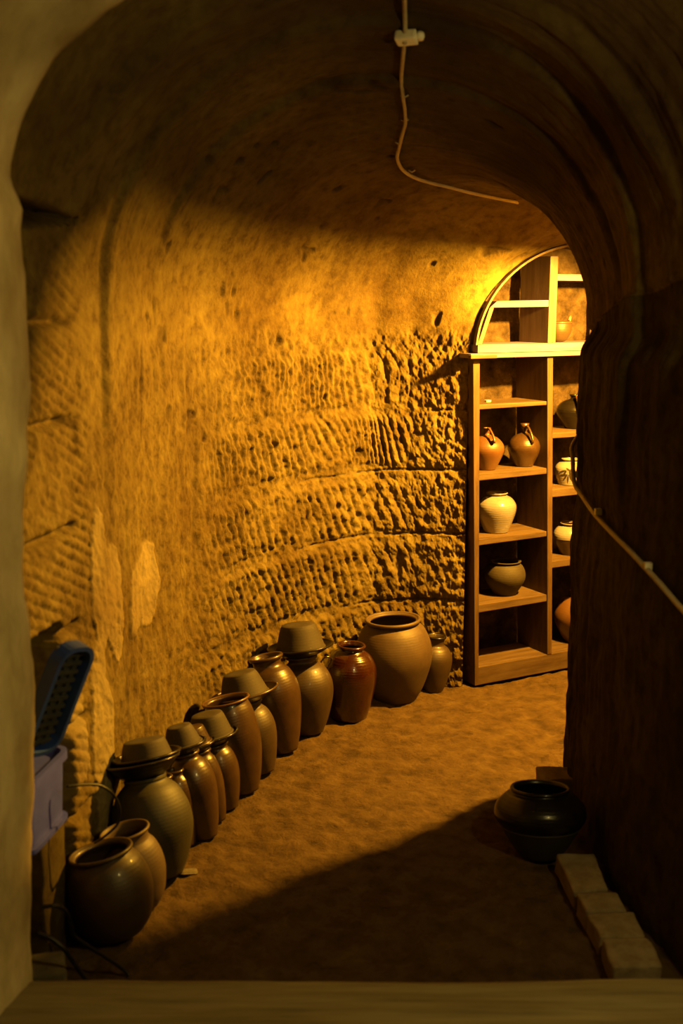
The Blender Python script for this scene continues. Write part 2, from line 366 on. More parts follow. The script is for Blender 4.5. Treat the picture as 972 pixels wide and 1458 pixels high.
# pale plaster patches low on the left wall
def blob(s0, s1, h0, h1, sd, rag=0.35):
    x = (S-(s0+s1)/2)/((s1-s0)/2); y = (H-(h0+h1)/2)/((h1-h0)/2)
    r = np.sqrt(x**2+y**2)+rag*1.6*fbm(S*8, H*6, sd, 4)
    return 1-sst(.88, .96, r)
P_ = blob(.66, .78, .62, 1.16, 200)+blob(.74, .93, .66, 1.02, 201)+blob(1.02, 1.30, .60, .93, 202)+blob(.60, .80, .05, .80, 203, .3)+blob(.30, .62, .35, .70, 204)
P_ = np.clip(P_, 0, 1)*(1-isR); pale += 0.75*P_; D += 0.006*P_
rv = np.exp(-((S-0.955-0.06*fbm(S*0+1, H*3, 210, 2))/.02)**2)*(H < .95)*(1-isR); pale -= rv*pale; stain_shade += .35*rv*(H > .35)
stain_shade += 0.18*sst(0.0, .5, fbm(S*2.3, H*2.3, 220, 4))*(1-isR)
# shade painted into the colour of the vault crown, heavier on its right half
stain_shade += (0.45+0.45*sst(.35, .6, (jj-NW)/NA))*sst(1.85, 2.35, sym)*(1-sst(2.2, 2.9, S))*(0.7+0.3*fbm(S*3, H*3, 221, 3))
stain_shade = np.clip(stain_shade, 0, 1); pale = np.clip(pale, 0, 1)*(1-stain_shade)
V2 = V+Nn*D[:, :, None]
N2 = gridnormals(V2)
if (N2*Nn).sum() < 0: N2 = -N2
AT = {'pale': pale, 'stain_shade': stain_shade}
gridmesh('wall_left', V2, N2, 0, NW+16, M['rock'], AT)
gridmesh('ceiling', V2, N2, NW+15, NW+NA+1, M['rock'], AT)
gridmesh('wall_right', V2, N2, NW+NA, NW+NA+NR, M['rockshade'], AT)
# surface lookup for things fixed to the rock
Q = V2[::2, ::2]; qa, qb = Q.shape[:2]; qi = np.arange(qa*qb).reshape(qa, qb)
qf = np.stack([qi[:-1, :-1], qi[:-1, 1:], qi[1:, 1:], qi[1:, :-1]], -1).reshape(-1, 4)
bvh = BVHTree.FromPolygons(Q.reshape(-1, 3).tolist(), qf.tolist())
def onrock(u, v, off=0.006):
    r = ray(u, v).normalized(); o = Vector((0, 0, EYE))+r*2.6
    loc, nor, idx, dist = bvh.ray_cast(o, r)
    if loc is None: return None
    if u > 800 and v > 600 and loc.y > 4.4: return None
    if nor.dot(r) > 0: nor = -nor
    return loc+nor*off, nor

# front room: the doorway jambs, and the room the photographer stands in
FK = [(-1.25, -1.6, 1.25, -1.6, 1.9, 2.75), (-1.2, .6, 1.25, .6, 1.9, 2.75), (-1.05, 1.7, 1.2, 1.7, 1.88, 2.7), (-.80, 2.2, 1.05, 2.2, 1.86, 2.6), (-.735, 2.42, .97, 2.42, 1.85, 2.52), (-.73, 2.47, .97, 2.47, 1.85, 2.5), (-.90, 2.485, 1.1, 2.485, 1.9, 2.8)]
Vf, sf, bf = loft(FK, 0.02, 100, 90, 60, 0.05)
nf = gridnormals(Vf); cf = Vf.mean(axis=1, keepdims=True)
if ((cf-Vf)*nf).sum() < 0: nf = -nf
Sf = np.repeat(sf[:, None], 250, 1); Lf = np.zeros_like(Sf); Lf[:, 1:] = np.cumsum(np.linalg.norm(np.diff(Vf, axis=1), axis=2), axis=1)
Df = 0.022*fbm(Sf*1.0, Lf*2.6, 300, 4)+0.012*fbm(Sf*7, Lf*7, 301, 4)
zf = Vf[:, :, 2]; jl = (np.arange(250)[None, :] < 125)
Df += jl*sst(1.6, 2.3, Vf[:, :, 1])*(0.030*sst(.15, .8, zf)+0.038*sst(1.0, 1.8, zf)-0.045*sst(1.88, 1.98, zf))
Vf2 = Vf+nf*Df[:, :, None]; nf2 = gridnormals(Vf2)
if (nf2*nf).sum() < 0: nf2 = -nf2
zz = np.zeros_like(Sf); AF = {'pale': zz, 'stain_shade': np.clip(0.35*fbm(Sf*3, Lf*2.2, 303, 4)+.55*sst(1.75, 2.35, Vf[:, :, 2]), 0, .9)}  # random blotches, and the colour gets darker with height
gridmesh('wall_left', Vf2, nf2, 0, 101, M['jamb'], AF); gridmesh('ceiling', Vf2, nf2, 100, 191, M['jamb'], AF); gridmesh('wall_right', Vf2, nf2, 190, 250, M['rock'], AF)
def structure(o): o['kind'] = 'structure'; return o
structure(link('wall_front', boxm('wall_front', -1.4, 1.4, -1.75, -1.55, 0, 2.9, 0), M['rock'], smooth=False))

# ------------------------------------------------------------------ floor, threshold
nx, ny = 330, 330
X = np.linspace(-1.0, 2.1, nx); Y = np.linspace(2.35, 6.05, ny); GX, GY = np.meshgrid(X, Y, indexing='ij')
GZ = 0.018*fbm(GX*1.7, GY*1.7, 400, 3)+0.010*fbm(GX*9, GY*9, 401, 4)+0.008*fbm(GX*38, GY*38, 402, 2)+0.008*fbm(GX*17, GY*17, 403, 2)-0.009
tr = np.clip(vnoise(GX*16, GY*16, 410)*vnoise(GX*5, GY*5, 411)-.5, 0, 1); GZ -= 0.02*tr
rub = np.exp(-(((GX-.80)/.16)**2+((GY-4.06)/.13)**2)); GZ += rub*0.022*fbm(GX*24, GY*24, 412, 3)
FV = np.stack([GX, GY, GZ], -1); fn = gridnormals(FV); fn *= np.sign(fn[..., 2:3])
gridmesh('floor', FV, fn, 0, ny, M['earth'], {})
def floorz(x, y):
    i = int(round((x-X[0])/(X[1]-X[0]))); j = int(round((y-Y[0])/(Y[1]-Y[0])))
    i = min(max(i, 1), nx-2); j = min(max(j, 1), ny-2)
    return float(GZ[i-1:i+2, j-1:j+2].max())
# raised worn sill in the doorway
tn, tm = 160, 120
TX = np.linspace(-1.15, 1.25, tn); TYp = np.concatenate([np.linspace(-1.6, 1.6, 30, endpoint=False), np.linspace(1.6, 2.47, 78)]); 
tgx, tgy = np.meshgrid(TX, TYp, indexing='ij')
edge = 2.47+0.012*fbm(tgx*3, tgx*0, 420, 3)
tgz = 0.12+0.010*fbm(tgx*.8, tgy*9, 421, 4)+0.006*fbm(tgx*3, tgy*26, 422, 3)-0.02*sst(2.43, 2.475, tgy)
SV = np.stack([tgx, tgy+(edge-2.47)*sst(2.2, 2.47, tgy), tgz], -1)
lip = SV[:, -1:, :]+np.array([0, .012, -.05]); low = SV[:, -1:, :]+np.array([0, .015, -.17]); SV = np.concatenate([SV, lip, low], 1)
sn = gridnormals(SV); sn = sn*np.sign((sn*np.array([0, .5, 1])).sum(-1, keepdims=True))
gridmesh('trim_1', SV, sn, 0, SV.shape[1], M['sill'], {})

# ------------------------------------------------------------------ shelf niche at the end
a0 = ground(680, 977); b0 = ground(810, 952); dirv = (b0-a0).normalized(); depv = Vector((-dirv.y, dirv.x, 0)); ANG = math.atan2(dirv.y, dirv.x)
QZ = Matrix.Rotation(ANG, 3, 'Z').to_quaternion()
def sh(s, d, z): return a0+dirv*s+depv*d+Vector((0, 0, z))
# recess behind the last section of the tunnel
k9 = V2[-1]; n_ = 14
rec = np.stack([k9+np.array(depv)*0.275*(i/(n_-1)) for i in range(n_)], 0)
rn = gridnormals(rec); c_ = rec.mean(axis=1, keepdims=True)
if ((c_-rec)*rn).sum() < 0: rn = -rn
rd = 0.02*fbm(np.arange(n_)[:, None]*.2+np.zeros((1, NW+NA+NR)), jj[:1]*0.04, 500, 3)*sst(0, 3, np.arange(n_)[:, None]*1.0)
rec2 = rec+rn*rd[:, :, None]
gridmesh('wall_left', rec2, rn, 0, NW, M['rock'], {}); gridmesh('ceiling', rec2, rn, NW-1, NW+NA+1, M['rock'], {}); gridmesh('wall_right', rec2, rn, NW+NA, NW+NA+NR, M['rock'], {})
bs = np.linspace(-.25, 1.35, 200); bz = np.linspace(-.06, 2.15, 260); BS, BZ = np.meshgrid(bs, bz, indexing='ij')
BD = 0.275+0.03*fbm(BS*3, BZ*3, 510, 4)+0.012*fbm(BS*14, BZ*14, 511, 4)
BV = np.array(a0)[None, None, :]+np.array(dirv)*BS[..., None]+np.array(depv)*BD[..., None]+np.array([0, 0, 1.0])*BZ[..., None]
bn = gridnormals(BV); bn = bn*np.sign(-(bn*np.array(depv)).sum(-1, keepdims=True))
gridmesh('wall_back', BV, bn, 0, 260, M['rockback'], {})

# --- lower shelving unit
sunit = thing('shelving_unit', 'tall weathered wooden shelving unit on a plank plinth at the far end of the tunnel', 'shelves', sh(0, 0, 0), QZ)
def part(name, me, mat, parent, **k): return link(name, me, mat, parent, smooth=False, **k)
WID = 1.02; DEP = 0.225
part('plinth', boxm('plinth', 0, WID, 0, .022, .004, .088), M['oldwood'], sunit)
part('shelf_board', boxm('shelf_board', -.02, WID, .024, DEP, .062, .088), M['oldwood'], sunit)
part('side_panel', prism('side_panel', [(-.016, 0, .004), (.004, 0, .004), (.004, DEP, .004), (-.016, DEP, .004), (-.066, 0, 1.462), (-.030, 0, 1.462), (-.030, DEP, 1.462), (-.066, DEP, 1.462)][:4]+[(-.062, 0, 1.462), (-.028, 0, 1.462), (-.028, DEP, 1.462), (-.062, DEP, 1.462)], .002), M['oldwoodv'], sunit)
part('divider', prism('divider', [(.388, -.002, .089), (.414, -.002, .089), (.414, DEP, .089), (.388, DEP, .089), (.332, -.002, 1.462), (.362, -.002, 1.462), (.362, DEP, 1.462), (.332, DEP, 1.462)], .002), M['oldwoodv'], sunit)
part('side_panel', boxm('side_panel', WID-.03, WID, 0, DEP, .004, 1.462), M['oldwoodv'], sunit)
def lx(z): return .004+(-.034)*(z/1.46)        # inner face of the left post
def dl(z): return .388-.056*((z-.089)/1.373)
def dr(z): return .415-.053*((z-.089)/1.373)
for z0, z1 in ((.340, .376), (.646, .674), (.934, .964), (1.243, 1.264)):
    part('shelf_board', prism('shelf_board', [(lx(z0), .004, z0), (dl(z0), .004, z0+.004), (dl(z0), DEP, z0+.004), (lx(z0), DEP, z0), (lx(z1), .004, z1), (dl(z1), .004, z1), (dl(z1), DEP, z1), (lx(z1), DEP, z1)], .003), M['oldwood'], sunit)
for z0, z1 in ((.498, .530), (.828, .864), (1.096, 1.120)):
    part('shelf_board', boxm('shelf_board', dr(z0)+.001, WID-.03, .004, DEP, z0, z1), M['oldwood'], sunit)
part('top_board', boxm('top_board', -.090, WID+.02, -.022, DEP, 1.463, 1.482, .002), M['pine'], sunit)
part('batten', boxm('batten', -.105, .03, -.045, -.023, 1.462, 1.478, .003), M['oldwood'], sunit, label='short rough batten end sticking out past the corner')
# --- upper unit, cut to the curve of the vault
up = thing('arched_shelf', 'pale pine shelf top cut to the curve of the vault, standing on the lower shelving', 'shelves', sh(0, 0, 0), QZ)
def archz(s, inset=0.0):
    a = .60-inset; x = (s-.545)/a
    return 1.478+(.470-inset)*math.sqrt(max(0, 1-x*x))
part('base_board', boxm('base_board', -.045, .99, -.008, DEP-.01, 1.4835, 1.519, .003), M['pine'], up)
zt = archz(.35, .03)
part('divider', boxm('divider', .330, .372, -.004, DEP-.02, 1.5195, zt, .003), M['pinev'], up)
part('shelf_board', prism('shelf_board', [(.018, 0, 1.673), (.3295, 0, 1.676), (.3295, DEP-.03, 1.676), (.075, DEP-.03, 1.673), (.055, 0, 1.700), (.3295, 0, 1.704), (.3295, DEP-.03, 1.704), (.11, DEP-.03, 1.700)], .002), M['pine'], up)
part('shelf_board', boxm('shelf_board', .3725, .74, 0, DEP-.03, 1.788, 1.816, .003), M['pine'], up)
part('divider', boxm('divider', .74, .775, -.004, DEP-.02, 1.5195, archz(.76, .03), .003), M['pinev'], up)
# bent edging strip that follows the arch
def edging():
    v = []; f = []; n = 40
    for i in range(n+1):
        th = math.radians(176-(176-4)*i/n)
        for (ins, y) in ((.004, .0), (.013, .0), (.013, .02), (.004, .02)):
            v.append((.545+(.60-ins)*math.cos(th), y, 1.485+(.470-ins)*math.sin(th)))
    for i in range(n):
        for k in range(4): f.append((i*4+k, i*4+(k+1) % 4, (i+1)*4+(k+1) % 4, (i+1)*4+k))
    f += [(0, 3, 2, 1), (n*4, n*4+1, n*4+2, n*4+3)]
    return fixn(fromdata('arch_edging', v, f))
part('arch_edging', edging(), M['pinev'], up)
part('side_panel', prism('side_panel', [(-.040, .001, 1.5195), (-.018, .001, 1.5195), (-.018, DEP-.03, 1.5195), (-.040, DEP-.03, 1.5195), (.018, .001, 1.672), (.040, .001, 1.672), (.040, DEP-.03, 1.672), (.018, DEP-.03, 1.672)], .002), M['pinev'], up)

# ------------------------------------------------------------------ vessels
def wallprofile(outer, th):
    """outer: smooth list of (r,z) from foot to lip; returns closed outer+inner section"""
    inner = [(max(r-th, 0.001), max(z, th)) for r, z in outer[::-1] if z > th*0.5]
    return [(0, 0)]+[(r, z) for r, z in outer]+inner+[(0, th)]
def smoothprof(pts, n=7): return [(max(p.x, .0005), p.y) for p in cr([(a, b) for a, b in pts], n)]
def vessel(t, rb, R, rn, rr, H, fm, mat, rimmat=None, neck=.06, rimh=None, th=.006, foot=True, seed=0, wob=.006, lip=True, rd=0.0):
    zn = H*(1-neck)
    pts = [(rb, 0), (rb+(R-rb)*(.38+.22*rd), H*fm*.30), (rb+(R-rb)*(.86+.06*rd), H*fm*.72), (R, H*fm), (R-(R-rn)*.12, H*(fm+(1-neck-fm)*.40)), (R-(R-rn)*.50, H*(fm+(1-neck-fm)*.78)), (rn, zn), (rn*.985, H*(1-neck*.45)), (rr*.97, H*(1-neck*.05))]
    pr = smoothprof(pts)
    body = link('body', lathe('body', wallprofile(pr, th), 56, wob, seed), M[mat], t)
    if lip:
        rh = rimh or H*.03; rw = rh*.9
        cs = [(rr-rw*.9, H-rh*.9), (rr, H-rh*.95), (rr+rw*.25, H-rh*.35), (rr+rw*.05, H+rh*.12), (rr-rw*.6, H+rh*.15), (rr-rw*1.0, H-rh*.25), (rr-rw*.9, H-rh*.9)]
        link('rim', lathe('rim', cs, 56, wob, seed), M[rimmat or mat], t)
    return body
def handle(t, p0, p1, out, r, mat, name='handle', n=10):
    P0, P1 = Vector(p0), Vector(p1); o = Vector(out)
    pts = cr([P0, P0+o*.8, (P0+P1)/2+o*1.1, P1+o*.75, P1], 6)
    return link(name, tube(name, pts, r, 10, lambda k: 1-.25*math.sin(math.pi*k)), M[mat], t)
def frame(B, T):
    d = (T-B); H = d.length; return Vector((0, 0, 1)).rotation_difference(d.normalized()), H
def fwd(P): return P.y*CP+(EYE-P.z)*SP
class J: pass
def jar(label, ub, vb, ut, vt, hb, hm, hr, fm, mat, Yc=None, rimmat=None, neck=.07, rn=None, cat='jar', name='clay_jar', group=None, lip=True, rimh=None, leany=0.0, seed=0, scale_m=1.0, rd=.35):
    g = ground(ub, vb); k0 = fwd(g)/F
    Yc = Yc or g.y+hb*k0*.85
    X = (ub-486)/F*fwd(Vector((0, Yc, 0))); B = Vector((X, Yc, 0)); B.z = floorz(X, Yc)-.003
    T = atY(ut, vt, Yc+leany); q, H = frame(B, T); k = fwd((B+T)/2)/F
    tilt = math.hypot(T.x-B.x, T.y-B.y)/H; B.z += hb*k*tilt*.9
    t = thing(name, label, cat, B, q, group)
    r = hr*k
    vessel(t, hb*k, hm*k*scale_m, (rn or hr*.92)*k, r, H, fm, mat, rimmat, neck, lip=lip, rimh=rimh, seed=seed, rd=rd)
    o = J(); o.B = B; o.q = q; o.H = H; o.k = k; o.t = t; o.r = r; o.ax = (T-B).normalized()
    return o
def bowl_on(j, label, hw, depth, mat='black', uv=None, foot=.45, group='dark lid bowls on the jars along the wall', drop=.4):
    """a flaring bowl set into the mouth of jar j"""
    R = hw*j.k; rf = min(R*foot, j.r*.72)
    # height in the bowl at which its outside meets the jar's mouth
    pts = [(rf, 0), (rf+(R-rf)*.45, depth*.34), (rf+(R-rf)*.85, depth*.80), (R, depth)]
    pr = smoothprof(pts)
    zc = next((z for r, z in pr if r >= j.r+.001), depth*.5)
    B = j.B+j.ax*(j.H+j.r*.02+.003-zc)
    t = thing('lid_bowl', label, 'bowl', B, j.q, group)
    link('body', lathe('body', wallprofile(pr, .004), 56, .004), M[mat], t)
    link('rim', lathe('rim', [(R-.006, depth-.004), (R+.001, depth-.004), (R+.003, depth+.001), (R-.001, depth+.004), (R-.006, depth+.002), (R-.006, depth-.004)], 56, .004), M[mat], t)
    o = J(); o.B = B; o.ax = j.ax; o.q = j.q; o.k = j.k; o.pr = pr; o.H = depth; o.r = R; return o
def inverted_on(b, label, h_top, h_bot, h, mat='dullpot', shift=0.0, group='pots turned upside down on the lid bowls'):
    rb = h_bot*b.k; rt = h_top*b.k
    zc = next((z for r, z in b.pr if r-.005 >= rb+.002), b.H)
    B = b.B+b.ax*(zc+.003)
    t = thing('inverted_pot', label, 'pot', B, b.q, group)
    pts = [(rb, 0), (rb*1.015, h*.08), (rb-(rb-rt)*.30, h*.42), (rb-(rb-rt)*.72, h*.80), (rt, h*.97)]
    pr = smoothprof(pts)
    prof = [(0, h-.006)]+[(max(r-.005, .001), min(z, h-.006)) for r, z in pr[::-1]]+pr+[(rt*.96, h), (rt*.5, h-.001), (0, h-.002)]
    link('body', lathe('body', prof, 56, .005), M[mat], t)
    link('rim', lathe('rim', [(rb-.004, 0), (rb+.003, -.001), (rb+.006, .005), (rb+.003, .010), (rb-.003, .008), (rb-.004, 0)], 56, .005), M[mat], t)
    return t

j1 = jar('small brown jar with a dark lip, tucked behind the big tan jar', 615, 986, 621, 906, 15, 25, 14, .56, 'brown', rimmat='black', neck=.16, rn=12, Yc=4.85)
j2 = jar('largest tan earthenware jar with a wide open mouth, near the shelving', 563, 999, 559, 882, 30, 54, 39, .57, 'tan', neck=.05, rn=35, rimh=.014, Yc=4.745)
j3 = jar('glossy red-brown glazed jar with a small loop handle', 495, 1027, 500, 919, 27, 38, 20, .60, 'redglaze', neck=.07, rn=18, rimh=.011)
k = j3.k; handle(j3.t, (-35.5*k, -6*k, j3.H*.66), (-30*k, -8*k, j3.H*.84), (-9*k, -3*k, 0), .004, 'redglaze')
j4 = jar('rounded olive-brown jar with the bowl and upturned pot nearest the glossy red-brown jar', 440, 1047, 429, 936, 20, 41, 22, .58, 'brown', neck=.08, rn=20, seed=2, leany=.03)
b4 = bowl_on(j4, 'wide dark bowl under the highest upturned pot, beside the red-brown jar', 47, .044, foot=.4)
inverted_on(b4, 'upturned tan pot highest of all, beside the glossy red-brown jar', 24, 34, .102)
j5 = jar('tall slender brown jar with an open short-necked mouth, leaning on the wall', 406, 1077, 378, 938, 18, 38, 24, .60, 'umber', Yc=4.15, neck=.10, rn=21, rimh=.012, leany=.04)
j6 = jar('brown jar under a bowl and upturned pot, left of the tall slender jar', 374, 1099, 351, 1003, 17, 33, 22, .60, 'brown', Yc=3.935, neck=.08, seed=3, leany=.03)
b6 = bowl_on(j6, 'wide dark-brown bowl left of the tall slender jar', 49, .040, 'umber', foot=.36)
inverted_on(b6, 'upturned clay pot with a flat round base, left of the tall slender jar', 23, 34, .090)
j7 = jar('dark brown jar with a wide orange-edged open mouth', 349, 1130, 321, 1000, 20, 38, 34, .58, 'umber', Yc=3.765, neck=.05, rn=31, rimmat='terracotta', rimh=.007, leany=.035)
j8 = jar('dark glazed jar just left of the wide orange-edged mouth', 324, 1133, 304, 1062, 15, 28, 20, .60, 'umber', Yc=3.635, leany=.02)
b8 = bowl_on(j8, 'black bowl just left of the orange-edged jar', 38, .034, foot=.4)
inverted_on(b8, 'upturned dusty pot partly below the wide orange-edged mouth', 22, 30, .080)
j9 = jar('slim dark jar second left of the orange-edged jar', 309, 1145, 282, 1072, 13, 24, 18, .60, 'umber', Yc=3.54, leany=.02)
b9 = bowl_on(j9, 'black bowl second left of the orange-edged jar', 28, .028, foot=.45)
inverted_on(b9, 'smallest dark upturned pot, in the middle of the left row', 17, 22, .062, 'umber')
j10 = jar('large shiny dark jar with a long highlight on its shoulder', 292, 1188, 264, 1075, 18, 33, 19, .62, 'umber', Yc=3.43, leany=.03)
b10 = bowl_on(j10, 'black bowl on the jar with the long shoulder highlight', 33, .032, foot=.45)
inverted_on(b10, 'upturned brown pot on the jar with the long shoulder highlight', 17, 26, .066)
j11 = jar('small shiny jar half hidden behind the olive jar, farther of the two', 266, 1185, 248, 1098, 13, 22, 13, .62, 'umber', Yc=3.38, leany=.02)
j12b = jar('small shiny jar right behind the big olive jar, nearer of the two', 255, 1200, 232, 1108, 13, 24, 13, .62, 'umber', Yc=3.285, leany=.02)
j12 = jar('big matt olive jar under the two stacked black bowls', 230, 1274, 206, 1112, 31, 57, 31, .52, 'olive', Yc=3.15, neck=.06, rn=31, lip=False, leany=.06)
b12 = bowl_on(j12, 'deep black bowl in front, on the big olive jar', 54, .058, foot=.62)
J2 = J(); J2.B = b12.B+b12.ax*.020+Vector((.016, .008, 0)); J2.q = b12.q; J2.k = b12.k; J2.ax = b12.ax
t = thing('lid_bowl', 'second black bowl nested in the front black bowl', 'bowl', J2.B, J2.q, 'dark lid bowls on the jars along the wall')
R2 = 49*J2.k; J2.H = .050; J2.r = R2; J2.pr = smoothprof([(R2*.58, 0), (R2*.74, .017), (R2*.93, .040), (R2, .050)])
link('body', lathe('body', wallprofile(J2.pr, .004), 56, .004), M['black'], t)
link('rim', lathe('rim', [(R2-.006, .046), (R2+.001, .046), (R2+.003, .051), (R2-.001, .054), (R2-.006, .052), (R2-.006, .046)], 56, .004), M['black'], t)
inverted_on(J2, 'broad upturned pot with sloping sides, in the two stacked black bowls', 29, 37, .066)
j13 = jar('small yellowish-brown jar between the front round pot and the big olive jar', 203, 1300, 177, 1186, 24, 45, 35, .50, 'tan', Yc=2.985, neck=.14, rn=32, rimh=.008, leany=.01, rd=.9)
j14 = jar('round dark brown pot at the front left, its wide mouth tipped leftward', 170, 1332, 143, 1218, 36, 61, 45, .50, 'brown', Yc=2.83, neck=.06, rn=41, rimh=.009, leany=.02, rd=1.0)

# --- things on the shelves
def shelfpot(label, u, v0, z, d, hb, hm, hr, vt, fm, mat, name='ceramic_jar', cat='jar', neck=.08, rn=None, rimmat=None, group=None, s=None, rimh=None):
    # u: pixel column of the axis; the pot stands on the board at height z, d behind the front
    best = None
    if s is None:
        for i in range(1200):
            ss = -.1+i*.001; P = sh(ss, d, z); uu = 486+F*P.x/fwd(P)
            if best is None or abs(uu-u) < best[0]: best = (abs(uu-u), ss)
        s = best[1]
    B = sh(s, d, z+.0005); k = fwd(B)/F
    T = atY(u, vt, B.y); H = T.z-B.z
    t = thing(name, label, cat, B, QZ, group)
    bd = vessel(t, hb*k, hm*k, (rn or hr*.9)*k, hr*k, H, fm, mat, rimmat, neck, rimh=rimh, th=.005)
    o = J(); o.body = bd; o.t = t; o.k = k; o.H = H; o.B = B; return o
p = shelfpot('cream glazed round jar on the third shelf from the bottom', 706, 0, .674, .105, 17, 28, 15, 701, .62, 'cream', neck=.07)
p = shelfpot('matt dark brown round jar on the lowest raised shelf', 718, 0, .376, .110, 16, 29, 22, 798, .55, 'dullpot', neck=.07)
rimlike = p
p = shelfpot('round brown ewer at the left post, one handle on its shoulder', 692, 0, .964, .10, 13, 25, 5, 609, .50, 'terracotta', name='ewer', cat='jug', neck=.16, rimh=.004)
k = p.k; handle(p.t, (-4*k, -19*k, p.H*.70), (-2*k, -4*k, p.H*.97), (-2*k, -9*k, 1*k), 2.2*k, 'terracotta')
p = shelfpot('round dark brown ewer with flared neck, near the shelf divider', 745, 0, .964, .105, 13, 23, 5, 606, .48, 'umber', name='ewer', cat='jug', neck=.17, rimh=.005)
k = p.k; handle(p.t, (-2*k, -17*k, p.H*.62), (-1*k, -4*k, p.H*.96), (-2*k, -9*k, 2*k), 2.4*k, 'umber')
link('spout', tube('spout', [(0, 0, p.H*.93), (0, 0, p.H*1.06)], 4.6*k, 16, lambda q: 1+.45*q), M['umber'], p.t)
# right bay
p = shelfpot('white jar painted with dark bamboo leaves, right of the divider', 811, 0, .864, .085, 17, 22, 13, 653, .60, 'cream', neck=.10, s=None)
kk = p.k; Hh = p.H
def leaves():
    bm = bmesh.new(); rnd = random.Random(5)
    def stroke(th, z, ang, ln, w):
        # a thin raised brush stroke lying on the belly of the jar
        pts = []
        for i in range(7):
            q = i/6; a = th+math.cos(ang)*ln*q; zz = z+math.sin(ang)*ln*q*R0; ww = w*math.sin(math.pi*min(1, q*.95+.05))
            pts.append((a, zz, ww))
        vs = []
        for (a, zz, ww) in pts:
            for sg in (-1, 1):
                az = a-sg*math.sin(ang)*ww/R0; z2 = zz+sg*math.cos(ang)*ww
                rr = rad(z2)+.0009; vs.append(bm.verts.new((rr*math.cos(az), rr*math.sin(az), z2)))
        for i in range(6): bm.faces.new([vs[2*i], vs[2*i+1], vs[2*i+3], vs[2*i+2]])
    rn = 13*.9*kk; R0 = 22*kk; rb = 17*kk; neck = .10; fm = .60
    pts = smoothprof([(rb, 0), (rb+(R0-rb)*.38, Hh*fm*.30), (rb+(R0-rb)*.86, Hh*fm*.72), (R0, Hh*fm), (R0-(R0-rn)*.12, Hh*(fm+(1-neck-fm)*.40)), (R0-(R0-rn)*.50, Hh*(fm+(1-neck-fm)*.78)), (rn, Hh*(1-neck))])
    def rad(z):
        for (r0, z0), (r1, z1) in zip(pts, pts[1:]):
            if z0 <= z <= z1: return r0+(r1-r0)*(z-z0)/max(z1-z0, 1e-6)
        return rn
    th0 = math.radians(-90-28-22)
    for (dt, dz, ang, ln) in ((-.1, .62, 200, .5), (-.05, .62, 235, .45), (.1, .62, 290, .5), (.15, .62, 335, .55), (0, .45, 190, .6), (.0, .45, 230, .55), (.05, .45, 265, .6), (.1, .45, 300, .55), (.12, .46, 340, .6), (-.1, .70, 330, .35), (.3, .72, 240, .4)):
        stroke(th0+dt, Hh*dz, math.radians(ang), ln, .0045)
    me = bpy.data.meshes.new('painted_leaves'); bm.to_mesh(me); bm.free(); return me
link('painted_leaves', leaves(), M['ink'], p.body)
p = shelfpot('two-tone jar, pale above and dark below, on the board under the leaf-painted jar', 811, 0, .530, .09, 14, 24, 15, 744, .60, 'umber', neck=.09, rimmat='cream')
kk = p.k; Hh = p.H
def glazeband():
    R0 = 24*kk; rn = 13.5*kk; rb = 14*kk; neck = .09; fm = .60
    pts = smoothprof([(rb, 0), (rb+(R0-rb)*.38, Hh*fm*.30), (rb+(R0-rb)*.86, Hh*fm*.72), (R0, Hh*fm), (R0-(R0-rn)*.12, Hh*(fm+(1-neck-fm)*.40)), (R0-(R0-rn)*.50, Hh*(fm+(1-neck-fm)*.78)), (rn, Hh*(1-neck))])
    pr = [(r+.0015, z) for r, z in pts if z > Hh*.5]; pr = [(pr[0][0]-.002, pr[0][1]-.001)]+pr+[(pr[-1][0]-.002, pr[-1][1])]
    return lathe('glaze', pr, 56)
link('glaze', glazeband(), M['cream'], p.body, label='pale glaze over the upper half')
p = shelfpot('large orange-brown jar standing on the plinth in the right bay', 824, 0, .0885, .11, 22, 37, 16, 842, .52, 'terracotta', neck=.08)
p = shelfpot('dark round glazed jug high in the right bay of the lower shelves', 818, 0, 1.120, .11, 14, 27, 9, 562, .52, 'black', name='ewer', cat='jug', neck=.12)
k = p.k; handle(p.t, (-12*k, -20*k, p.H*.60), (-6*k, -7*k, p.H*.92), (-6*k, -10*k, 2*k), 2.4*k, 'terracotta')
# handled bowl on the upper unit
t = thing('handled_bowl', 'orange-brown bowl with an upright handle on the top pine board', 'bowl', sh(.462, .09, 1.5197), QZ)
k = fwd(t.location)/F
pr = smoothprof([(8*k, 0), (13*k, 4*k), (18*k, 14*k), (18.5*k, 24*k), (17.5*k, 27*k)])
link('body', lathe('body', wallprofile(pr, .004), 48, .004), M['brown'], t)
link('rim', lathe('rim', [(16.6*k, 26*k), (18.4*k, 26*k), (19*k, 27.5*k), (17.6*k, 29*k), (16.4*k, 27.5*k), (16.6*k, 26*k)], 48), M['terracotta'], t)
handle(t, (16.8*k, 0, 22*k), (17.5*k, 0, 30*k), (4*k, 0, 8*k), 1.9*k, 'terracotta')
o = link('paper_scrap', boxm('paper_scrap', -.012, .012, -.008, .008, 0, .008, .001), M['paper'], smooth=False); o.location = sh(.09, .10, 1.2645); o.rotation_mode = 'QUATERNION'; o.rotation_quaternion = QZ
tag(o, 'tiny white folded scrap lying alone on an empty shelf board', 'paper')

